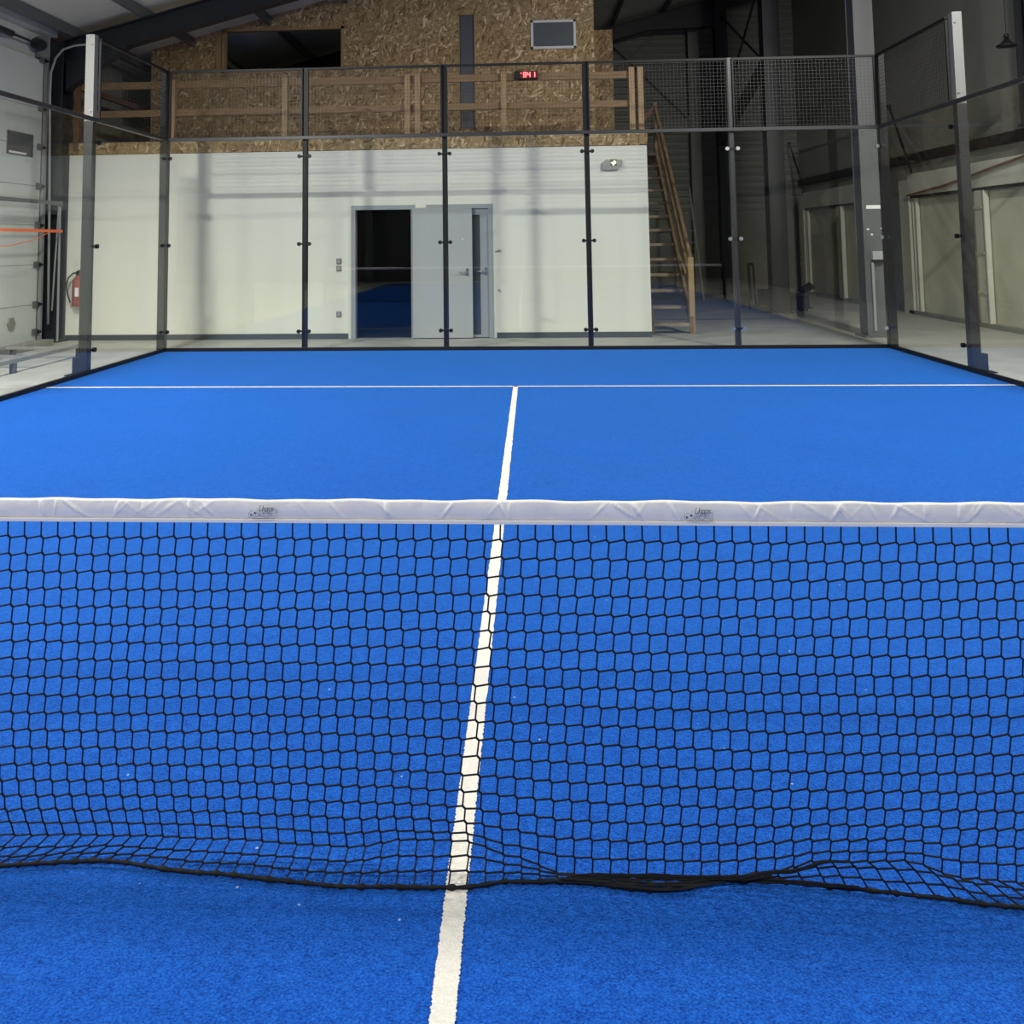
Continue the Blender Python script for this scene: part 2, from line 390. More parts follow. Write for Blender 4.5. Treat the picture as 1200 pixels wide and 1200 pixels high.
# bracing between middle and far column, and at the far wall
def brace(name, pts, r, label, cat='brace', m='steel_dark'):
    return tag(MB().tube(pts, r, 8).build(name, M[m], loc=pts[0]), label, cat)
brace('bracing_rod', [(5.3, 16.2, 7.4), (5.45, 21.8, 4.6)], .028, 'dark bracing rod crossing from high on the middle column down to the far column')
brace('bracing_rod', [(5.45, 16.2, 4.9), (5.6, 21.7, 7.6)], .028, 'dark bracing rod crossing from the far column top down to the middle column')
o = MB().bar((5.25, 16.2, 5.25), (5.5, 21.8, 4.15), .16, .22).build('brace_beam', M['steel_dark'])
tag(o, 'thick dark diagonal beam between the middle and far columns', 'beam')
brace('wall_bracing_rod', [(1.9, 22.86, 5.6), (4.6, 22.86, 8.0)], .03, 'thin rod on the end wall rising to the right', m='plinth')
brace('wall_bracing_rod', [(1.9, 22.82, 8.0), (4.9, 22.82, 4.9)], .03, 'thin rod on the end wall falling to the right', m='plinth')
o = MB().bar((2.2, 22.85, 4.55), (4.85, 22.85, 4.8), .1, .35).build('wall_beam', M['plinth'])
tag(o, 'grey cross beam on the end wall behind the staircase', 'beam')

# ------------------------------------------------------------ right side: big cream sliding door / panel wall
def cream_bay(y_far, y_near, dim, label):
    r = thing('sliding_gate', (7.75, (y_far+y_near)/2, 0), label, 'gate')
    X = 7.62
    MB().box(X, X+.28, y_far-.42, y_far, 0, 2.62).build('end_frame', M['cream_frame'], r, bevel=.006)
    MB().box(X, X+.28, y_near, y_far-.42, 2.30, 2.72).build('top_fascia', M['cream_frame'], r, bevel=.006)
    MB().box(X+.12, X+.2, y_near, y_far-.42, .06, 2.30).build('gate_panel', M['cream'], r)
    MB().box(X+.02, X+.09, y_near, y_far-.2, 2.25, 2.31).build('top_rail', M['steel_dark'], r)
    MB().box(X+.0, X+.12, y_near, y_far-.2, 0, .07).build('floor_rail', M['plinth'], r)
    MB().box(X+.03, X+.1, y_far-.52, y_far-.48, .07, 2.25).build('guide_post', M['cream_frame'], r, bevel=.005)
    MB().box(X+.03, X+.1, y_far-.66, y_far-.6, .07, 2.25).build('guide_post', M['cream_frame'], r, bevel=.005)
    y = y_far-3.05
    while y > y_near:
        p = MB().box(X+.0, X+.1, y-.14, y+.14, .07, 2.25).build('gate_post', M['cream_frame'], r, bevel=.008)
        MB().box(X-.012, X+.005, y-.15, y-.125, .07, 2.25).build('seal_strip', M['plinth'], p)
        for z in (.55, 1.2, 1.95):
            MB().box(X-.02, X+.02, y-.12, y+.16, z, z+.035).build('bracket', M['cream'], p)
        y -= 3.0
    return r
cream_bay(15.75, 9.6, 0, 'large cream panelled sliding gate in the right wall nearest the court')
cream_bay(22.25, 17.6, 0, 'cream panelled gate farther along the right wall, seen between two columns')
o = MB().tube([(7.58, 15.3, 2.30), (7.58, 13.8, 2.40), (7.58, 12.0, 2.60), (7.58, 9.6, 2.85)], .022, 8).build('pipe', M['rust'])
tag(o, 'red brown pipe rising along the top of the near cream gate', 'pipe')
for (p, q, l) in (((7.58, 15.91, 4.16), (7.58, 15.03, 2.74), 'thin black stay rod above the near cream gate'),
                  ((7.58, 22.7, 4.18), (7.58, 21.5, 2.74), 'thin black stay rod above the farther cream gate')):
    r = thing('stay_rod', p, l, 'rod'); MB().tube([p, q], .022, 8).build('rod', M['black'], r)
    MB().lathe(p, [(.0, -.04), (.05, -.03), (.05, .03), (.0, .04)], 10).build('knob', M['black'], r)
o = MB().box(7.86, 7.93, 15.9, 17.2, 0, 2.35).build('door_4', M['door_frame']); struct(o, 'dark grey side door beyond the near cream gate')

# pendant lamp
r = thing('pendant_lamp', (7.03, 10.5, 4.22), 'small dark round pendant lamp hanging on a cord at the upper right', 'lamp')
MB().lathe((7.03, 10.5, 4.22), [(.13, -.03), (.14, -.01), (.11, .0), (.05, .05), (.03, .09), (.0, .09)], 24).build('lamp_shade', M['black'], r, smooth=True)
MB().lathe((7.03, 10.5, 4.34), [(.0, -.03), (.035, -.02), (.035, .03), (.0, .04)], 14).build('lamp_holder', M['black'], r, smooth=True)
MB().tube([(7.03, 10.5, 4.36), (7.03, 10.5, zroof(7.03))], .006, 6).build('cord', M['black'], r)

# things on the near right column
yc = 11.55-.16
lb = MB().box(5.30, 5.52, yc-.004, yc-.001, 1.93, 1.985).build('label_strip', M['label_white']); tag(lb, 'white label strip stuck across the grey column', 'label')
r = thing('control_box', (5.42, yc, 1.2), 'small grey control box on the grey column with a pale conduit running down', 'box')
MB().box(5.33, 5.50, yc-.09, yc-.002, 1.16, 1.29).build('housing', M['box_grey'], r, bevel=.008)
MB().box(5.35, 5.49, yc-.075, yc-.005, 1.11, 1.16).build('gland_block', M['black'], r, bevel=.004)
MB().tube([(5.345, yc-.03, 1.12), (5.345, yc-.03, .1)], .022, 10).build('conduit', M['conduit'], r)
for x, z, l in ((5.305, 1.62, 'left small bright fixing on the grey column'), (5.36, 1.54, 'lower small bright fixing on the grey column'), (5.51, 1.63, 'right small bright fixing on the grey column')):
    tag(MB().cyl((x, yc-.01, z), (0, 1, 0), .016, .02, 10).build('screw_fixing', M['label_white'], loc=(x, yc, z)), l, 'fixing')

# ------------------------------------------------------------ white office block with mezzanine
def holes_wall(b, x0, x1, z0, z1, y0, y1, holes):
    xs = sorted({x0, x1, *[h[0] for h in holes], *[h[1] for h in holes]})
    zs = sorted({z0, z1, *[h[2] for h in holes], *[h[3] for h in holes]})
    for i in range(len(xs)-1):
        for j in range(len(zs)-1):
            cx, cz = (xs[i]+xs[i+1])/2, (zs[j]+zs[j+1])/2
            if any(h[0] < cx < h[1] and h[2] < cz < h[3] for h in holes): continue
            b.box(xs[i], xs[i+1], y0, y1, zs[j], zs[j+1])
WY = 11.6
b = MB(); holes_wall(b, -7.31, 2.05, 0, 2.99, WY, WY+.12, [(-2.64, -1.64, 0, 2.08), (-1.44, -.41, 0, 2.08)])
b.box(1.95, 2.05, WY+.12, 15.4, 0, 2.99)
o = struct(b.build('wall_back', M['plaster']), 'white panelled wall of the office block')
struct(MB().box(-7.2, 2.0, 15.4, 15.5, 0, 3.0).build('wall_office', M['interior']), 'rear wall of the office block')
b = MB()
for a, c in ((-7.31, -2.70), (-.35, 2.05)): b.box(a, c, WY-.012, WY-.001, 0, .085)
struct(b.build('baseboard_back', M['rubber_base']), 'dark grey skirting along the white wall')
b = MB().box(-7.31, 2.06, WY-.02, 15.5, 2.995, 3.19)
struct(b.build('trim_3', M['osb']), 'chipboard edge of the upper floor above the white wall')
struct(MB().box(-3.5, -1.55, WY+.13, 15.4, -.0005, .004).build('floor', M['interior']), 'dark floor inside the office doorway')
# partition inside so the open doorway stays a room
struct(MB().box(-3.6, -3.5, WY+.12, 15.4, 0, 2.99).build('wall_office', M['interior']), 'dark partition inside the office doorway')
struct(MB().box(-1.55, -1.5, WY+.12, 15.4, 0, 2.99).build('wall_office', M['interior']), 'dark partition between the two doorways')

def door_frame(b, x0, x1, z1, y=WY):
    t = .055
    b.box(x0-t*.2, x0+t, y-.015, y+.13, 0, z1+.02); b.box(x1-t, x1+t*.2, y-.015, y+.13, 0, z1+.02); b.box(x0-t*.2, x1+t*.2, y-.0151, y+.1301, z1-t*.9, z1+.02)
def handle(x, z, y, parent, flip=-1):
    h = MB(); h.box(x-.022, x+.022, y-.012, y, z-.06, z+.06); h.build('handle_plate', M['chrome'], parent, bevel=.004)
    MB().tube([(x, y-.005, z), (x, y-.05, z), (x+flip*.02, y-.058, z), (x+flip*.13, y-.058, z)], .011, 10).build('handle_lever', M['chrome'], parent, smooth=True)
d = bpy.data.objects.new('door_1', None); COL.objects.link(d); d.location = (-2.14, WY, 0); struct(d, 'open left doorway with its grey leaf swung back against the wall')
b = MB(); door_frame(b, -2.64, -1.64, 2.08); b.build('door_frame', M['door_frame'], d)
lf = MB().box(-1.66, -.72, WY-.068, WY-.022, .012, 2.05).build('door_leaf', M['door_grey'], d, bevel=.003)
handle(-.80, 1.03, WY-.068, lf)
MB().cyl((-.87, WY-.07, 1.55), (0, 1, 0), .012, .012, 10).build('door_glint', M['label_white'], lf)  # white dot modelled for a reflected glint on the leaf
d = bpy.data.objects.new('door_2', None); COL.objects.link(d); d.location = (-.92, WY, 0); struct(d, 'closed right door with a tall dark glass strip')
b = MB(); door_frame(b, -1.44, -.41, 2.08); b.build('door_frame', M['door_frame'], d)
b = MB(); holes_wall(b, -1.385, -.465, .012, 2.03, WY+.02, WY+.065, [(-.95, -.60, .05, 1.93)])
lf = b.build('door_leaf', M['door_frame'], d)
MB().box(-.95, -.60, WY+.035, WY+.05, .05, 1.93).build('glass_strip', M['door_glass'], lf)
handle(-.515, 1.04, WY+.02, lf)

for x, z, l in ((-2.85, 1.22, 'grey wall switch left of the open doorway, upper of the close pair'), (-2.85, 1.105, 'grey wall switch left of the open doorway, lower of the close pair'),
                (-2.85, .385, 'grey wall socket low down left of the open doorway')):
    r = thing('wall_switch', (x, WY, z), l, 'switch', None)
    MB().box(x-.042, x+.042, WY-.022, WY-.001, z-.045, z+.045).build('cover', M['switch'], r, bevel=.012)
    MB().box(x-.024, x+.024, WY-.028, WY-.02, z-.026, z+.026).build('rocker', M['door_frame'], r, bevel=.003)
o = MB().bar((-.36, WY-.01, 1.345), (-.28, WY-.03, 1.37), .015, .02).build('wall_catch', M['switch']); tag(o, 'small grey catch on the white wall right of the closed door, at shoulder height', 'catch')
o = MB().cyl((-.31, WY-.015, .74), (0, 1, 0), .014, .03, 10).build('wall_catch', M['switch'], loc=(-.31, WY, .74)); tag(o, 'small round stop on the white wall right of the closed door, at knee height', 'catch')

# emergency exit light
r = thing('exit_light', (1.5, WY, 2.69), 'grey emergency exit light with a glowing square on the white wall', 'light')
b = MB(); P = [(-.16, -.09), (.09, -.085), (.15, -.03), (.15, .075), (-.09, .08), (-.16, .03)]
b.quad_prism([(1.5+x, WY-.06, 2.69+z) for x, z in P], [(1.5+x, WY-.001, 2.69+z) for x, z in P]); b.build('casing', M['sign_body'], r, bevel=.008)
sg = MB().box(1.467, 1.567, WY-.066, WY-.061, 2.665, 2.77).build('sign_face', M['sign_green'], r)
b = MB(); P = [(-.045, .0), (-.005, .012), (.008, .04), (.038, .012), (.038, -.008), (.012, -.022), (.004, -.045), (-.018, -.04), (-.014, -.012), (-.04, -.01)]
b.quad_prism([(1.52+x, WY-.070, 2.716+z) for x, z in P], [(1.52+x, WY-.0665, 2.716+z) for x, z in P]); b.build('glowing_figure', M['sign_lit'], sg)

# fire extinguisher on the white wall
ex, ez = -7.06, .55
r = thing('fire_extinguisher', (ex, WY-.03, ez), 'red fire extinguisher hanging on the white wall near its left end', 'fire extinguisher')
MB().box(ex-.03, ex+.03, WY-.03, WY, ez+.1, ez+.42).build('wall_bracket', M['black'], r)
MB().lathe((ex, WY-.11, ez), [(.0, 0), (.075, 0), (.085, .015), (.085, .38), (.07, .43), (.035, .47), (.028, .5), (.0, .5)], 24).build('cylinder_body', M['red'], r, smooth=True)
MB().lathe((ex, WY-.11, ez+.5), [(.0, 0), (.03, 0), (.03, .06), (.0, .065)], 12).build('valve', M['black'], r)
MB().bar((ex, WY-.11, ez+.56), (ex+.12, WY-.15, ez+.6), .03, .012).build('squeeze_handle', M['black'], r)
MB().tube([(ex, WY-.13, ez+.53), (ex-.06, WY-.14, ez+.53), (ex-.14, WY-.14, ez+.46), (ex-.17, WY-.14, ez+.34), (ex-.15, WY-.14, ez+.2), (ex-.10, WY-.14, ez+.06)], .013, 10).build('hose', M['black'], r, smooth=True)
MB().box(ex+.0, ex+.06, WY-.2, WY-.192, ez+.16, ez+.3).build('label', M['label_white'], r)

# chipboard upper room -------------------------------------------
OY = 13.6
b = MB(); holes_wall(b, -6.86, 1.43, 3.19, 5.2, OY, OY+.1, [(-5.50, -3.20, 4.70, 5.2), (-1.05, -.76, 3.56, 5.2), (.28, 1.09, 5.02, 5.2)])
holes_wall(b, -5.80, 1.43, 5.2, 5.54, OY, OY+.1, [(-5.50, -3.20, 5.2, 5.54), (-1.05, -.76, 5.2, 5.54), (.28, 1.09, 5.2, 5.54)])
holes_wall(b, -4.6, 1.43, 5.54, 5.72, OY, OY+.1, [(-1.05, -.76, 5.54, 5.70)])
for xa, za, xb, zb in ((-6.86, 5.2, -5.8, 5.2), (-5.80, 5.54, -4.6, 5.54), (-4.6, 5.72, 1.43, 5.72)):
    b.quad_prism([(xa, OY, za), (xb, OY, zb), (xb, OY, max(zroof(xb), zb)), (xa, OY, max(zroof(xa), za))],
                 [(xa, OY+.1, za), (xb, OY+.1, zb), (xb, OY+.1, max(zroof(xb), zb)), (xa, OY+.1, max(zroof(xa), za))])
struct(b.build('wall_upper', M['osb']), 'chipboard front wall of the upper room')
struct(MB().box(1.43, 1.96, 15.5, 15.6, 3.0, 5.81).build('wall_upper', M['osb']), 'set back chipboard return of the upper room')
struct(MB().box(1.33, 1.43, OY+.1, 15.5, 3.19, 7.2).build('wall_upper', M['osb']), 'side of the chipboard upper room')
# boards' joints: narrow battens over the edge strip
def frame_rect(b, x0, x1, z0, z1, t, y0, y1, sides='lrtb'):
    if 'l' in sides: b.box(x0, x0+t, y0, y1, z0, z1)
    if 'r' in sides: b.box(x1-t, x1, y0, y1, z0, z1)
    if 't' in sides: b.box(x0, x1, y0, y1, z1-t, z1)
    if 'b' in sides: b.box(x0, x1, y0, y1, z0, z0+t)
b = MB(); frame_rect(b, -5.50, -3.20, 4.70, 5.54, .05, OY-.02, OY+.12); b.box(-5.62, -5.52, OY-.02, OY+.0, 4.4, 5.56)
struct(b.build('window_1', M['pine']), 'wide unglazed opening in the chipboard wall')
w = MB(); frame_rect(w, -1.06, -.75, 3.55, 5.71, .022, OY-.01, OY+.1)
w = w.build('window_2', M['pine']); struct(w, 'tall narrow glazed slit in the chipboard wall')
MB().box(-1.03, -.78, OY+.03, OY+.05, 3.57, 5.69).build('pane', M['window_glass'], w)
w = MB(); frame_rect(w, .27, 1.10, 5.01, 5.55, .05, OY-.03, OY+.06); w = w.build('window_3', M['white_frame'], bevel=.006); struct(w, 'small white framed window high in the chipboard wall')
MB().box(.31, 1.06, OY+.0, OY+.02, 5.05, 5.51).build('pane', M['window_glass'], w)

# wooden railing of the mezzanine
r = thing('wooden_railing', (-2.6, WY+.05, 3.19), 'pine railing along the edge of the upper floor above the white wall', 'railing')
for x in (1.975, 1.84, -.19, -1.58, -1.74, -3.74, -5.6, -7.2):
    z0 = 3.0 if x == 1.975 else 3.05
    MB().box(x-.045, x+.045, WY-.035 if x > 1.9 else WY-.03, WY+.04 if x > 1.9 else WY+.035, z0, 4.24 if x > 1.8 else 4.2).build('railing_post', M['pine_red'] if x < -7 else M['pine'], r, bevel=.004)
MB().box(-7.2, 1.85, WY+.04, WY+.08, 4.07, 4.19).build('top_rail', M['pine_h'], r, bevel=.004)
MB().box(-7.2, 1.85, WY+.04, WY+.08, 3.61, 3.72).build('middle_rail', M['pine_h'], r, bevel=.004)
MB().box(-7.24, -7.16, WY+.08, OY+1.0, 4.07, 4.17).build('side_rail', M['pine_red'], r, bevel=.004)
MB().box(-7.24, -7.16, WY+.08, OY+1.0, 3.61, 3.70).build('side_rail', M['pine_red'], r, bevel=.004)
MB().box(-7.25, -7.15, OY+.6, OY+.7, 3.19, 4.2).build('railing_post', M['pine_red'], r, bevel=.004)

# digital clock fixed at the railing
cx0, cx1, cz0, cz1, cyk = -.02, .36, 4.085, 4.21, WY-.045
r = thing('digital_clock', (.17, cyk, 4.1), 'long black digital clock with red glowing digits on the pine railing', 'clock')
MB().box(cx0, cx1, cyk, cyk+.08, cz0, cz1).build('housing', M['black'], r, bevel=.004)
MB().box(.08, cx1-.008, cyk-.003, cyk-.0005, cz0+.01, cz1-.01).build('display_window', M['led_dim'], r)
def seg7(x, z, w, h, on, parent):
    t = .013; b = MB(); y0, y1 = cyk-.008, cyk-.004
    S7 = {'a': (x, x+w, z+h-t, z+h), 'd': (x, x+w, z, z+t), 'g': (x, x+w, z+h/2-t/2, z+h/2+t/2),
          'f': (x, x+t, z+h/2, z+h), 'e': (x, x+t, z, z+h/2), 'b': (x+w-t, x+w, z+h/2, z+h), 'c': (x+w-t, x+w, z, z+h/2)}
    for k in on: a = S7[k]; b.box(a[0], a[1], y0, y1, a[2], a[3])
    return b.build('digit', M['led_red'], parent)
seg7(.085, 4.15, .012, .03, 'bf', r)
for x, on in ((.125, 'abcdefg'), (.19, 'bcfg'), (.265, 'bc')):
    seg7(x, 4.105, .05, .085, on, r)

# ------------------------------------------------------------ staircase
r = thing('wooden_staircase', (2.45, 12.1, 0), 'open wooden staircase climbing beside the right end of the white wall', 'stairs')
y0s, z0s, y1s, z1s = 12.0, 0., 15.4, 3.3
for x, nm in ((2.13, 'stringer'), (2.74, 'stringer')):
    b = MB(); h = .24
    b.quad_prism([(x-.022, y0s, 0), (x+.022, y0s, 0), (x+.022, y0s, .26), (x-.022, y0s, .26)],
                 [(x-.022, y1s, z1s-.15), (x+.022, y1s, z1s-.15), (x+.022, y1s, z1s+.13), (x-.022, y1s, z1s+.13)])
    b.build(nm, M['pine_y'], r)
n = 13
for i in range(n):
    t = (i+.55)/n; y = y0s+(y1s-y0s)*t; z = (z1s)*t+.03
    MB().box(2.15, 2.72, y-.11, y+.11, z-.045, z).build('tread', M['tread'], r)
MB().box(2.715, 2.80, 12.02, 12.10, 0, 1.22).build('newel_post', M['pine'], r, bevel=.004)
MB().box(2.72, 2.79, 15.3, 15.38, 2.9, 4.25).build('newel_post', M['pine_y'], r, bevel=.004)
MB().bar((2.755, 12.06, 1.17), (2.755, 15.34, 4.15), .05, .14).build('handrail', M['pine_y'], r)
MB().bar((2.755, 12.06, .78), (2.755, 15.34, 3.72), .035, .09).build('middle_rail', M['pine_y'], r)
MB().bar((2.77, 12.6, .95), (2.77, 13.4, 1.35), .03, .03).build('brace_strip', M['pine'], r)
MB().bar((2.755, 15.34, 4.15), (2.1, 15.34, 3.55), .04, .1).build('landing_rail', M['pine_red'], r)
MB().bar((2.755, 15.34, 3.75), (2.1, 15.34, 3.2), .04, .1).build('landing_rail', M['pine_red'], r)
MB().box(1.96, 2.80, 15.36, 16.3, 3.08, 3.18).build('landing', M['pine_y'], r)

# metal ladder farther back
r = thing('metal_ladder', (4.3, 20.3, 0), 'tall metal ladder standing in the dark beyond the wooden staircase', 'ladder')
MB().bar((4.5, 19.9, 0), (4.36, 20.6, 2.85), .05, .03).build('ladder_rail', M['galv'], r)
MB().bar((4.1, 19.9, 0), (4.02, 20.6, 2.85), .05, .03).build('ladder_rail', M['steel_grey'], r)
for k in range(9):
    t = (k+.7)/9.4
    MB().bar((4.1-.08*t, 19.9+.7*t, 2.85*t), (4.5-.14*t, 19.9+.7*t, 2.85*t), .03, .03).build('ladder_rung', M['steel_grey'], r)

# gear at the foot of the middle column
r = thing('hand_trolley', (4.9, 17.2, 0), 'black hand trolley left of the middle column', 'trolley')
b = MB(); b.tube([(4.98, 17.2, .1), (4.98, 17.32, .95)], .03, 8); b.tube([(5.08, 17.2, .1), (5.08, 17.32, .95)], .02, 8); b.tube([(4.98, 17.32, .95), (5.08, 17.32, .95)], .03, 8)
b.build('upright_frame', M['black'], r)
MB().box(4.96, 5.4, 16.85, 17.2, .06, .10).build('toe_plate', M['black'], r)
for x in (4.98, 5.38): MB().cyl((x, 17.23, .1), (1, 0, 0), .1, .05, 18).build('wheel', M['rubber'], r)
MB().box(5.12, 5.38, 16.88, 17.18, .10, .42).build('load_box', M['steel_dark'], r, bevel=.01)
r = thing('equipment_case', (5.75, 16.35, 0), 'black equipment case on the floor right of the middle column foot', 'case')
MB().box(5.47, 5.92, 16.2, 16.6, .05, .30).build('case_body', M['black'], r, bevel=.02)
MB().box(5.47, 5.92, 16.2, 16.6, .30, .35).build('case_lid', M['steel_dark'], r, bevel=.015)
for x, y in ((5.52, 16.25), (5.87, 16.25), (5.52, 16.55), (5.87, 16.55)): MB().cyl((x, y, .03), (1, 0, 0), .03, .03, 12).build('castor', M['rubber'], r)
r = thing('floor_spotlight', (6.1, 17.05, 0), 'black tilted spotlight on a stand behind the equipment case', 'lamp')
MB().bar((6.0, 17.1, .33), (6.24, 17.0, .5), .30, .05, (0, .5, 1)).build('lamp_head', M['black'], r, bevel=.01)
MB().tube([(6.1, 17.05, 0.02), (6.12, 17.05, .39)], .02, 8).build('stand', M['steel_dark'], r)
MB().lathe((6.1, 17.05, 0), [(.14, 0), (.14, .02), (.02, .03)], 16).build('foot', M['steel_dark'], r)

# ------------------------------------------------------------ left: sectional door
DX = -7.46
d = bpy.data.objects.new('door_3', None); COL.objects.link(d); d.location = (DX, 9, 0); struct(d, 'tall white sectional garage door in the left wall')
zt = 4.44; sec = [0.03, .62, 1.23, 1.84, 2.45, 3.06, 3.67, zt]
for i in range(7):
    MB().box(DX-.05, DX, 6.0, 11.02, sec[i]+.003, sec[i+1]-.003).build('door_section', M['door_white'], d, bevel=.003)
MB().box(DX-.06, DX-.045, 6.0, 11.02, .03, zt).build('section_joint', M['box_grey'], d)
wn = MB().box(DX-.005, DX+.012, 10.11, 10.79, 2.88, 3.23).build('door_window', M['window_glass'], d, bevel=.01)
MB().box(DX+.012, DX+.016, 10.16, 10.6, 2.90, 2.93).build('window_glint', M['label_white'], wn)  # pale strip painted in for a reflection in the pane
wn = MB().box(DX-.005, DX+.012, 8.4, 9.1, 2.86, 3.30).build('door_window', M['window_glass'], d, bevel=.01)
MB().box(DX+.0, DX+.05, 11.04, 11.10, 0, zt+.2).build('guide_track', M['galv'], d)
MB().box(DX-.04, DX+.0, 11.02, 11.14, 0, zt+.2).build('guide_track', M['steel_dark'], d)
for i in range(8):
    z = sec[i] if i else .2
    hh = MB().box(DX, DX+.03, 10.90, 11.03, z-.05, z+.05).build('hinge', M['steel_grey'], d, bevel=.006)
    MB().cyl((DX+.03, 11.04, z), (0, 1, 0), .03, .07, 10).build('roller', M['black'], hh)
for y, z in ((9.66, 3.9), (9.66, 3.28), (9.66, 2.66)):
    MB().box(DX, DX+.02, y-.03, y+.03, z-.06, z+.05).build('centre_hinge', M['steel_grey'], d, bevel=.006)
MB().cyl((DX+.01, 10.35, .38), (1, 0, 0), .1, .02, 6).build('air_vent', M['plinth'], d)
# lintel beams, spring shaft
struct(MB().box(-7.68, -7.40, 5.8, 11.3, 4.88, 5.0).build('trim_4', M['door_white']), 'pale eave beam above the sectional door')
struct(MB().box(-7.70, -7.55, 5.8, 11.3, 4.46, 4.88).build('trim_5', M['door_white']), 'grey lintel panel above the sectional door')
r = thing('door_spring_shaft', (-7.42, 9, 4.66), 'dark spring shaft with drum above the white sectional door', 'spring shaft')
MB().tube([(-7.42, 6.0, 4.66), (-7.42, 11.0, 4.66)], .02, 10).build('shaft', M['steel_dark'], r)
MB().tube([(-7.42, 6.6, 4.66), (-7.42, 10.1, 4.66)], .05, 14).build('spring', M['steel_dark'], r)
MB().tube([(-7.42, 10.72, 4.66), (-7.42, 10.88, 4.66)], .09, 16).build('cable_drum', M['steel_dark'], r)
MB().box(-7.55, -7.33, 10.92, 10.97, 4.48, 4.82).build('bearing_plate', M['galv'], r)
tag(MB().tube([(-7.33, 11.13, 0.3), (-7.33, 11.08, 2.0), (-7.33, 11.0, 3.9), (-7.33, 11.01, 4.25), (-7.31, 11.1, 4.5), (-7.25, 11.2, 4.66), (-7.1, 11.25, 4.73), (-6.9, 11.3, 4.76)], .018, 10).build('conduit', M['conduit'], smooth=True),
    'pale bent conduit running up beside the sectional door and over to the roof beam', 'conduit')
tag(MB().tube([(-7.27, 11.3, 0.02), (-7.28, 11.3, 2.15)], .018, 8).build('rod', M['conduit']), 'straight pale rod standing against the left column below the steel bar', 'rod')
tag(MB().tube([(-7.36, 11.28, 0.5), (-7.29, 11.28, 2.15)], .014, 8).build('rod', M['conduit']), 'slightly leaning pale rod against the left column below the steel bar', 'rod')
tag(MB().tube([(-7.25, 11.28, 2.19), (-7.25, 5.8, 2.19)], .03, 10).build('steel_bar', M['steel_grey']), 'grey horizontal steel bar across the sectional door', 'bar')
o = MB().bar((-7.22, 11.28, 1.75), (-7.22, 5.8, 1.75), .004, .045).build('orange_strap', M['orange']); tag(o, 'bright orange strap stretched across the sectional door', 'strap')
MB().tube([(-7.2, 10.9, 1.74), (-7.2, 10.5, 1.62), (-7.2, 9.9, 1.53), (-7.2, 9.2, 1.5)], .006, 8).build('loose_end', M['orange'], o)

# low galvanised frames lying on the floor behind the left glass
def low_rack(xa, xb, ya, yb, z, label):
    r = thing('floor_rack', ((xa+xb)/2, (ya+yb)/2, 0), label, 'rack')
    for x in (xa, xb): MB().box(x-.025, x+.025, ya, yb, z-.05, z).build('side_rail', M['galv'], r, bevel=.004)
    y = ya+.3
    while y < yb:
        MB().box(xa, xb, y-.02, y+.02, z-.045, z-.01).build('cross_bar', M['galv'], r); y += .9
    for x in (xa, xb):
        for y in (ya+.15, (ya+yb)/2, yb-.15): MB().box(x-.03, x+.03, y-.03, y+.03, 0, z-.05).build('leg', M['steel_grey'], r)
low_rack(-6.95, -6.02, 6.4, 9.75, .17, 'low galvanised rack lying on the concrete outside the left glass')
for i, (z0, z1, x0, x1) in enumerate(((0, .1, -7.32, -7.1),)):
    tag(MB().box(x0, x1, 6.5, 10.9, z0, z1).build('timber_beam', M['plinth'], bevel=.01), 'long grey beam lying on the floor along the foot of the sectional door', 'beam')

# ------------------------------------------------------------ court
court = MB().box(-5.0, 5.0, -10, 10, 0, .012).build('artificial_turf', M['turf']); tag(court, 'bright blue artificial turf of the padel court', 'turf')
TZ = .012
def ragged(name, x0, x1, y0, y1, along, step, jit):
    b = MB(); L = (x1-x0) if along == 'x' else (y1-y0); n = max(2, int(L/step)); z = TZ+.0025
    for i in range(n+1):
        t = i/n; j1, j2 = random.uniform(-jit, jit), random.uniform(-jit, jit)
        if along == 'x': b.v += [(x0+L*t, y0+j1, z), (x0+L*t, y1+j2, z)]
        else: b.v += [(x0[0]+(x0[1]-x0[0])*0 if False else x0+j1, y0+L*t, z), (x1+j2, y0+L*t, z)]
    for i in range(n): b.f.append((2*i, 2*i+1, 2*i+3, 2*i+2))
    return b.build(name, M['line'], court)
def centre_line():
    b = MB(); z = TZ+.0025; y = -6.97; 
    while y < 7.0:
        c = -.045 + (.045/7.0)*max(0, y); c = min(c, 0)
        j1, j2 = random.uniform(-.0022, .0022), random.uniform(-.0022, .0022)
        b.v += [(c-.025+j1, y, z), (c+.025+j2, y, z)]; y += .003 if abs(y+.1) < .9 else .03
    n = len(b.v)//2
    for i in range(n-1): b.f.append((2*i, 2*i+1, 2*i+3, 2*i+2))
    return b.build('centre_line', M['line'], court)
centre_line()
ragged('service_line', -5, 5, 6.93, 6.98, 'x', .03, .002)
ragged('service_line', -5, 5, -6.98, -6.93, 'x', .1, .002)

# base rails of the glass
def rail(name, p, q, w, h, m, label):
    return tag(MB().bar(p, q, w, h).build(name, m, bevel=.004, loc=p), label, 'rail')
rail('base_rail', (-5.0, 9.996, .036), (5.0, 9.996, .036), .04, .048, M['black'], 'black base rail along the foot of the back glass wall')
rail('base_rail', (-4.99, 5.9, .036), (-4.99, 9.97, .036), .04, .048, M['black'], 'black base rail along the foot of the left side glass')
rail('base_rail', (4.99, 5.9, .036), (4.99, 9.97, .036), .04, .048, M['black'], 'black base rail along the foot of the right side glass')

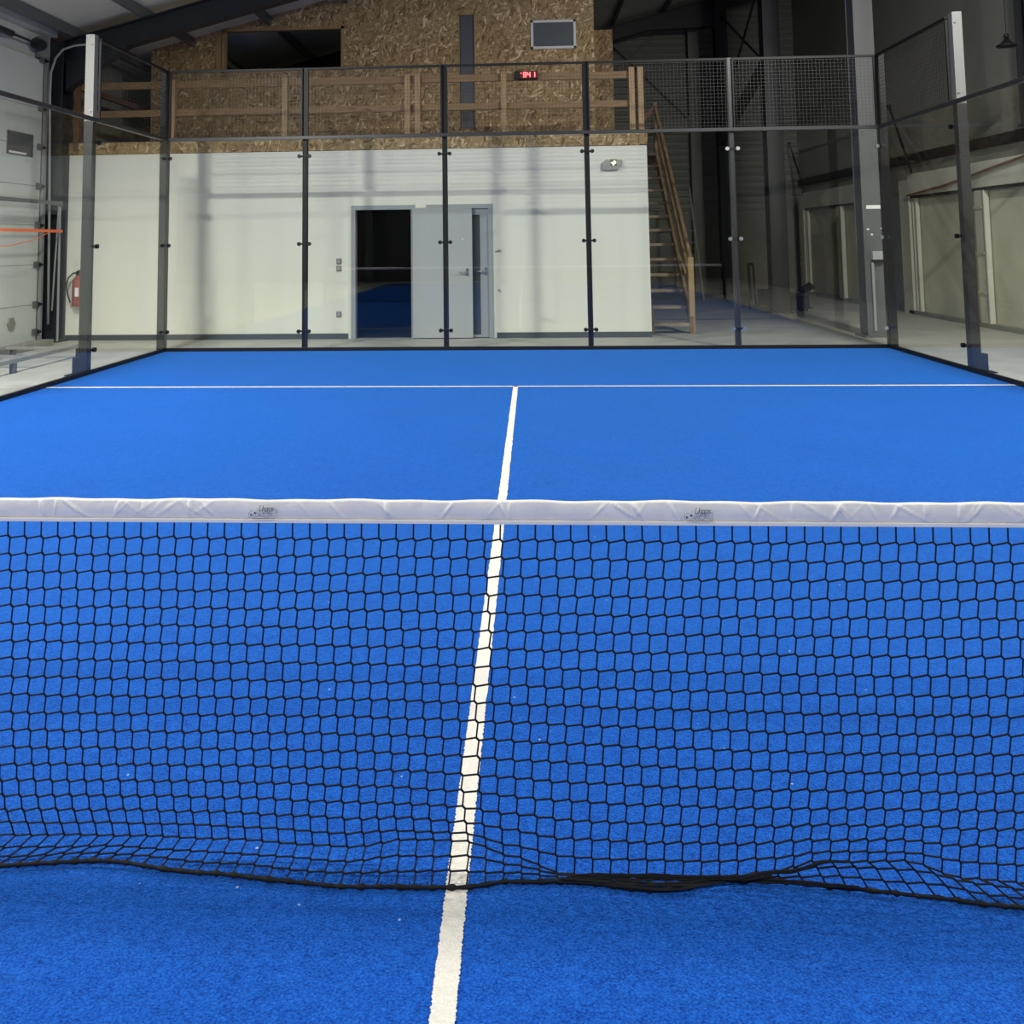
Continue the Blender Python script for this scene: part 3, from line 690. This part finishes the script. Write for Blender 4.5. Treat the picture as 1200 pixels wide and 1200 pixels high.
ordn = ['leftmost', 'second from the left', 'middle', 'fourth from the left', 'rightmost']
for i in range(5):
    x0, x1 = -5+2*i+.012, -5+2*i+1.988
    o = MB().box(x0, x1, 9.994, 10.006, .061, 2.984).build('glass_wall', M['glass']); tag(o, 'clear glass panel in the back wall of the court, %s of five' % ordn[i], 'glass panel', 'back glass panels')
for sx, nm in ((-1, 'left'), (1, 'right')):
    X = sx*5.0
    for (a, b_, wd) in ((8.0+.012-.09, 9.985, 'next to the back corner'), (5.95, 7.9, 'nearer the camera')):
        o = MB().box(X-.006, X+.006, a, b_, .061, 2.984).build('glass_wall', M['glass']); tag(o, 'clear glass panel in the %s side wall, %s' % (nm, wd), 'glass panel', 'side glass panels')

def clamp(b, x, y, z, dx, dy, post_side):
    b.cyl((x, y, z), (0, 1, 0) if dy else (1, 0, 0), .024, .028, 14)
# intermediate back posts
desc = ['black back wall post in front of the white wall, first from the left', 'black back wall post dividing the doors of the office block', 'black back wall post just left of the exit light', 'grey back wall post standing before the dark part of the hall']
for i, x in enumerate((-3, -1, 1, 3)):
    r = thing('court_post', (x, 10.06, 0), desc[i], 'post')
    MB().box(x-.035, x+.035, 10.022, 10.10, .012, 4.03).build('post_tube', M['black'] if i < 3 else M['post'], r, bevel=.006)
    MB().box(x-.11, x+.11, 10.02, 10.20, 0, .012).build('foot_plate', M['black'], r)
    for z in (.28, 1.5, 2.745):
        c = MB().box(x-.07, x+.07, 10.008, 10.024, z-.012, z+.012).build('glass_clamp', M['black'], r)
        for sx in (-1, 1):
            MB().cyl((x+sx*.072, 9.998, z), (0, 1, 0), .027, .034, 16).build('clamp_disc', M['black'] if i < 3 else M['bolt'], c)
# corner posts
for sx, nm in ((-1, 'left'), (1, 'right')):
    r = thing('court_corner_post', (sx*5.06, 10.06, 0), 'dark square post at the %s back corner of the glass court' % nm, 'post')
    MB().box(sx*5.06-.055, sx*5.06+.055, 10.012, 10.12, .012, 4.03).build('post_tube', M['post'] if sx < 0 else M['post'], r, bevel=.006)
    MB().box(sx*5.06-.1, sx*5.06+.1, 10.0, 10.2, 0, .012).build('foot_plate', M['black'], r)
    for z in (.28, 1.5, 2.745):
        c = MB().box(sx*5.06-.05 if sx > 0 else -5.08, sx*5.06+.05 if sx < 0 else 5.08, 10.006, 10.014, z-.015, z+.015).build('glass_clamp', M['black'], r)
        MB().cyl((sx*4.955, 9.998, z), (0, 1, 0), .027, .034, 16).build('clamp_disc', M['black'] if sx < 0 else M['bolt'], c)
# side posts at two metres from the corner
for sx, nm, Y in ((-1, 'left', 7.93), (1, 'right', 7.93)):
    r = thing('court_side_post', (sx*5.08, Y, 0), 'tall %s side post, dark below and coloured paler as if lit above the glass' % nm, 'post')
    x0, x1 = sorted((sx*5.015, sx*5.125))
    MB().box(x0, x1, Y-.05, Y+.05, .012, 2.99).build('post_tube', M['post'], r, bevel=.006)
    up = MB().box(x0, x1, Y-.05, Y+.05, 2.99, 4.05).build('lit_post_top', M['post_lit'], r, bevel=.006); up['label'] = 'upper post in a paler colour for its lit top'  # same post, painted lighter where more light falls
    MB().box(*sorted((sx*5.015, sx*5.25)), Y-.12, Y+.05, 0, .012).build('foot_plate', M['black'], r)
    MB().box(*sorted((sx*5.125, sx*5.20)), Y-.04, Y+.05, .012, .20).build('foot_gusset', M['steel_dark'], r, bevel=.004)
    for z in (3.12, 3.93):
        MB().cyl((sx*5.04 if sx > 0 else sx*5.045, Y-.055, z), (0, 1, 0), .012, .014, 10).build('bolt', M['bolt'], up)
    for z in (.28, 1.5, 2.745):
        c = MB().box(*sorted((sx*5.002, sx*5.03)), Y-.015, Y+.08, z-.012, z+.012).build('glass_clamp', M['black'], r)
        MB().cyl((sx*4.998, Y+.085, z), (1, 0, 0), .027, .036, 14).build('clamp_disc', M['black'], c)
for sx, nm in ((-1, 'left'), (1, 'right')):
    r = thing('court_end_post', (sx*5.07, 5.95, 0), 'dark post closing the %s side glass wall at its near end' % nm, 'post')
    MB().box(*sorted((sx*5.015, sx*5.125)), 5.90, 6.0, .012, 2.99).build('post_tube', M['post'], r, bevel=.006)
    MB().box(*sorted((sx*5.015, sx*5.25)), 5.85, 6.05, 0, .012).build('foot_plate', M['black'], r)
# rails at three metres
rail('glass_top_rail', (-5.0, 9.994, 3.01), (5.0, 9.994, 3.01), .046, .05, M['post'], 'dark steel rail along the top of the back glass wall')
rail('glass_top_rail', (-4.99, 5.9, 3.01), (-4.99, 9.97, 3.01), .04, .048, M['post'], 'dark steel rail along the top of the left side glass')
rail('glass_top_rail', (4.99, 5.9, 3.01), (4.99, 9.97, 3.01), .04, .048, M['post'], 'dark steel rail along the top of the right side glass')

# wire mesh panels 3 m - 4 m
def mesh_panel(axis, c, a0, a1, label):
    """axis 'x': panel along x at y=c; axis 'y': along y at x=c"""
    r = thing('wire_mesh_panel', ((a0+a1)/2, c, 3.03) if axis == 'x' else (c, (a0+a1)/2, 3.03), label, 'mesh panel')
    z0, z1 = 3.035, 4.0; f = MB(); w = MB(); t = .0013
    def bx(b, u0, u1, za, zb, tt):
        if axis == 'x': b.box(u0, u1, c-tt, c+tt, za, zb)
        else: b.box(c-tt, c+tt, u0, u1, za, zb)
    bx(f, a0, a1, z1-.016, z1+.016, .016); bx(f, a0, a0+.02, z0, z1, .012); bx(f, a1-.02, a1, z0, z1, .012)
    f.build('mesh_frame', M['black'], r)
    u = a0+.05
    while u < a1-.03: bx(w, u-t, u+t, z0, z1, t); u += .05
    z = z0+.03
    while z < z1: bx(w, a0, a1, z-t, z+t, t*1.3); z += .05
    w.build('wire_mesh', M['wire'], r)
    return r
for i in range(5):
    mesh_panel('x', 10.0, -5+2*i+.03, -5+2*i+1.97, 'dark wire mesh panel above the back glass, %s of five' % ordn[i])
mesh_panel('y', -5.0, 7.99, 9.97, 'dark wire mesh panel above the left side glass at the back corner')
mesh_panel('y', 5.0, 7.99, 9.97, 'dark wire mesh panel above the right side glass at the back corner')

# ------------------------------------------------------------ the net
net = thing('padel_net', (0, 0, 0), 'black padel net with white top band stretched across the blue court', 'net')
PITCH = .0415; NZ = .832
def interp(tab, x, k):
    if x <= tab[0][0]: return tab[0][k]
    for a, b in zip(tab, tab[1:]):
        if x <= b[0]:
            t = (x-a[0])/(b[0]-a[0]); t = t*t*(3-2*t); return a[k]*(1-t)+b[k]*t
    return tab[-1][k]
# x, fold Y, fold z, hem Y, hem z, sideways drift of hem
TAB = [(-3.2, .05, .07, 0.0, .022, 0), (-2.1, .07, .05, .02, .022, 0), (-1.6, .06, .07, -.02, .022, -.03),
       (-1.16, .075, .048, .012, .024, -.045), (-.88, .075, .050, .040, .024, -.035), (-.62, .075, .048, .012, .022, -.01),
       (-.32, .075, .042, -.012, .022, .0), (-.17, .07, .070, -.008, .022, .005), (-.03, .06, .080, .0, .022, .0), (.08, .05, .056, .022, .022, .0),
       (.20, .045, .028, .030, .020, .0), (.40, .04, .032, .010, .020, .0), (.575, .04, .036, .045, .020, .005),
       (.67, .03, .058, .042, .020, .02), (.78, .02, .090, .030, .020, .035), (.97, .02, .094, .006, .020, .055),
       (1.10, .03, .055, -.012, .020, .06), (1.24, .04, .040, -.035, .020, .05), (1.6, .06, .06, .0, .022, .02), (2.2, .05, .07, .03, .022, 0), (3.2, .05, .07, 0.0, .022, 0)]
N1, N2 = 19, 3
def knot(i, j):
    x = -5 + i*PITCH + .0047
    fy, fz, hy, hz, dr = [interp(TAB, x+.03, k) for k in range(1, 6)]
    s = j*PITCH
    xo = .045*min(s, N1*PITCH)
    if j <= N1:
        t = j/N1; y = fy*(.25*t + .75*t**6)
        zn = NZ - s*(1+.012*math.sin(x*1.7))
        z = zn + (fz-(NZ-N1*PITCH))*t**9 - .010*math.sin(math.pi*min(1, t))*t**4
    else:
        t = (j-N1)/N2; y = fy+(hy-fy)*t; z = fz+(hz-fz)*t; xo += dr*t
    wob = min(1, j/6)
    x2 = x+xo + .0016*wob*math.sin(i*.21+j*.35) + .0008*math.sin(i*12.9+j*7.3)
    z += wob*.0022*math.sin(i*.16+1.3+j*.12) + .0010*math.sin(i*5.1+j*3.7)*(1 if j else 0)
    y += .005*wob*math.sin(i*.13+j*.4)*(1 if j < N1 else .2)
    return Vector((x2, y, max(z, TZ+.006)))
cord = MB()
def seg(p, q, r, n=6):
    cord.tube([p, q], r, n)
nc = int(10/PITCH); D = .0031; R = .0020
K = [[knot(i, j) for j in range(N1+N2+1)] for i in range(nc)]
for i in range(nc):
    near = abs(-5+i*PITCH) < 1.7
    n_ = 6 if near else 4
    for j in range(1, N1+N2+1):
        k = K[i][j]; dd = Vector((D, 0, -D)); q = 1 if j < N1-1 else .6
        dd *= q
        seg(k-dd*1.1, k+dd*1.1, R*1.3, n_)
        if i < nc-1: seg(k+dd, K[i+1][j]-dd, R, n_)
        up = K[i][j-1]+dd if j > 1 else Vector((K[i][0].x, 0, NZ+.004))
        seg(up, k-dd, R, n_)
cord.build('net_mesh', M['cord'], net)
# hem cord and gathered folds
hem = MB(); pts = []; rad = []
x = -4.95
while x < 4.95:
    i = min(max((x+5)/PITCH, 0), nc-1.001); a = K[int(i)][-1]; b_ = K[int(i)+1][-1]; p = a.lerp(b_, i-int(i))
    pts.append(p+Vector((0, -.002, random.uniform(-.0006, .0006)))); rad.append(.0042+(.0022 if (i % 1) < .22 else 0)+random.uniform(-.0008, .0008)); x += .008
hem.tube(pts, rad, 8); hem.build('hem_cord', M['cord'], net, smooth=True)
g = MB(); rg = random.Random(5)
for k in range(15):
    pts = []; x = .16+.012*rg.uniform(0, 6); e = .74+rg.uniform(-.1, .12); ph = rg.uniform(0, 6); o1 = rg.uniform(0, 1); fr = rg.uniform(9, 30)
    up = k < 8
    while x < e:
        fy, fz, hy, hz = [interp(TAB, x, q) for q in (1, 2, 3, 4)]
        w = min(1, (x-.15)/.10); w2 = max(0, min(1, (.80-x)/.22))
        if up:      # bunch along the fold
            yy = fy-.016; zz = fz+.002+(.011*(o1-.45)+.002*math.sin(x*fr+ph))*w*(.2+.8*w2)
            if x < .28: zz += (hz-fz)*(1-(x-.16)/.12)*.4
        else:       # strands running between fold and hem, dying out where the fold lifts
            tt = .25+.75*o1*w2+.6*(1-w2)
            tt = min(1, tt); yy = fy+(hy-fy)*tt-.012; zz = fz+(hz-fz)*tt+.003+.002*math.sin(x*fr+ph)
        pts.append((x+.03, yy, max(zz, TZ+.004))); x += .012
    g.tube(pts, [rg.uniform(.0010, .0026) for _ in pts], 5)
g.build('gathered_net_fold', M['cord'], net)

# white band
def band(z0, z1, yoff, name, m, parent, wr=1.):
    b = MB(); nz = 10
    xs = [-4.99+.04*k for k in range(int(3.39/.04))] + [-1.6+.002*k for k in range(1600)] + [1.6+.04*k for k in range(int(3.39/.04)+1)] + [4.99]
    nx = len(xs)-1
    rnd = random.Random(3)
    folds = [(rnd.uniform(-5, 5), rnd.uniform(.003, .009), rnd.uniform(-1.8, 1.8), rnd.uniform(.3, 1)) for _ in range(230)]
    folds.sort()
    import bisect
    keys = [f[0] for f in folds]
    for i in range(nx+1):
        x = xs[i]
        lo = bisect.bisect(keys, x-.12); hi = bisect.bisect(keys, x+.12)
        for j in range(nz+1):
            t = j/nz; z = z0+(z1-z0)*t
            d = 0
            for f in folds[lo:hi]:
                u = (x-f[0]-(t-.5)*.045*f[2])/f[1]
                d += .0062*f[3]*(math.exp(-u*u) if u > 0 else math.exp(-u*u*6))*(.25+.75*t)*(1-t**6)
            if min(abs(x+.502), abs(x-.528)) < .05: d *= .15
            d += .0007*math.sin(x*31+t*2)+.0005*math.sin(x*57)
            top = .0012*math.sin(x*17)+.0009*math.sin(x*43+1)
            b.v.append((x, yoff-d*wr-.0035*math.sin(math.pi*t), z+top*t))
    W = nz+1
    for i in range(nx):
        for j in range(nz):
            a = i*W+j; b.f.append((a, a+W, a+W+1, a+1))
    # back side closed
    o = len(b.v)
    for i in range(nx+1):
        x = xs[i]; top = .0012*math.sin(x*17)+.0009*math.sin(x*43+1)
        b.v += [(x, .005, z0), (x, .005, z1+top)]
    for i in range(nx):
        b.f.append((o+2*i+1, o+2*i+3, o+2*i+2, o+2*i))
        b.f.append((i*W+nz, (i+1)*W+nz, o+2*i+3, o+2*i+1)); b.f.append((o+2*i, o+2*i+2, (i+1)*W, i*W))
    return b.build(name, m, parent, smooth=True)
tb = band(.838, .882, -.003, 'top_band', M['vinyl'], net)
hemb = MB().box(-4.99, 4.99, -.0075, .006, .829, .838).build('band_hem', M['vinyl'], tb, bevel=.0015)
MB().tube([(-5.0, 0.001, .868), (5.0, 0.001, .868)], .003, 8).build('tension_cable', M['steel_dark'], net)
# the printed mark, twice: lettering over a ball and a box line
for cx in (-.502, .528):
    y = -.0135; z = .8395
    t = text_mesh('band_lettering', 'Unoms', .021, M['ink'], tb, (cx+.009, y, z+.0185), shear=.45, ext=.0002, spacing=.78, xs=.72)
    t = text_mesh('band_lettering', 'GAZONS', .0135, M['ink'], tb, (cx+.006, y, z+.0065), ext=.0002, spacing=.92, xs=.85, bold=-.0002)
    b = MB(); r0 = .0085; bx, bz = cx-.0235, z+.0115
    arc = [(bx+r0*math.cos(a), y, bz+r0*math.sin(a)) for a in [math.radians(70+d_) for d_ in range(0, 210, 15)]]
    b.tube(arc, .0005, 5)
    b.bar((bx+.0, y, z+.0025), (cx+.031, y, z+.0025), .0003, .0013); b.bar((cx+.031, y, z+.002), (cx+.031, y, z+.012), .0003, .0009, (1, 0, 0))
    b.build('band_emblem', M['ink'], tb)
    b = MB(); b.cyl((bx-.003, y, bz-.001), (0, 1, 0), .0024, .0004, 10); b.cyl((bx+.0065, y, bz+.0035), (0, 1, 0), .0024, .0004, 10)
    b.build('band_emblem', M['ink_dark'], tb)
for sx in (-1, 1):
    r = thing('net_post', (sx*5.0, 0, 0), 'black net post at the %s end of the padel net' % ('left' if sx < 0 else 'right'), 'post')
    MB().box(sx*5.04-.035, sx*5.04+.035, -.035, .035, 0, .92).build('post_tube', M['black'], r, bevel=.005)
    MB().box(sx*5.04-.08, sx*5.04+.08, -.1, .1, 0, .012).build('foot_plate', M['black'], r)

# ------------------------------------------------------------ court floodlights (above the frame) and one added for the rear wall
LP = [(-5.05, 5.2, 5.2, 1.0, (.25, .45, -1)), (-5.05, .6, 5.2, .74, (.3, .1, -1)), (-5.05, -5.0, 5.2, .72, (.3, 0, -1)),
      (5.1, 5.2, 6.15, .9, (-.1, .45, -1)), (5.1, 1.2, 6.4, .72, (-.2, .1, -1)), (5.1, -5.0, 6.3, .72, (-.3, 0, -1)), (-11, -6.5, 5.4, .7, (0, 0, -1))]  # last entry: unseen lamp added to light the rear wall
PW = 430.
for k, (x, y, z, w, dr) in enumerate(LP):
    r = thing('hall_floodlight', (x, y, z), 'flat floodlight hanging under the roof, over the court or added to light the rear wall', 'lamp', 'court floodlights')
    q = Vector(dr).normalized().to_track_quat('-Z', 'Y'); r.rotation_euler = q.to_euler()
    def loc(b_, nm, m_):
        o_ = b_.build(nm, m_); o_.parent = r; return o_
    loc(MB().box(-.3, .3, -.08, .08, .006, .07), 'housing', M['galv'])
    loc(MB().box(-.27, .27, -.045, .045, -.0, .005), 'lens', M['lamp'])
    inv = q.inverted(); top = inv @ Vector((0, 0, (zroof(x) if x > -7 else 6.2)-z)); st = Vector((0, 0, .07))
    loc(MB().tube([st, top], .015, 8), 'hanging_rod', M['black'])
    ld = bpy.data.lights.new('lamp_light', 'AREA'); ld.shape = 'RECTANGLE'; ld.size = .54; ld.size_y = .09
    ld.energy = w*PW; ld.color = (1, .975, .90)
    lo = bpy.data.objects.new('lamp_light', ld); COL.objects.link(lo); lo.parent = r; lo.location = (0, 0, -.012)

w = bpy.data.worlds.new('world'); S.world = w; w.use_nodes = True
w.node_tree.nodes['Background'].inputs[0].default_value = (.02, .022, .03, 1)
w.node_tree.nodes['Background'].inputs[1].default_value = 1

# ------------------------------------------------------------ camera
cam = bpy.data.cameras.new('camera'); co = bpy.data.objects.new('camera', cam); COL.objects.link(co)
f, cx, cy, X, Y, Z, pit, yaw, rol = 1015.41, 558.7, 201.33, .14128, -2.11033, 1.49308, .08127, .05676, -.01206
c, s = math.cos(yaw), math.sin(yaw); r0 = Vector((c, s, 0)); f0 = Vector((-s, c, 0)); u0 = Vector((0, 0, 1))
c, s = math.cos(pit), math.sin(pit); F = c*f0+s*u0; u1 = -s*f0+c*u0
c, s = math.cos(rol), math.sin(rol); Rv = c*r0+s*u1; Uv = -s*r0+c*u1
co.matrix_world = Matrix(((Rv.x, Uv.x, -F.x, X), (Rv.y, Uv.y, -F.y, Y), (Rv.z, Uv.z, -F.z, Z), (0, 0, 0, 1)))
cam.sensor_width = 36; cam.sensor_fit = 'HORIZONTAL'; cam.lens = f/1200*36
cam.shift_x = (600-cx)/1200; cam.shift_y = (cy-600)/1200
cam.clip_start = .05; cam.clip_end = 200
S.camera = co
S.view_settings.view_transform = 'Standard'; S.view_settings.look = 'None'
S.view_settings.gamma = 1; S.view_settings.use_curve_mapping = False
S.view_settings.exposure = 0.08
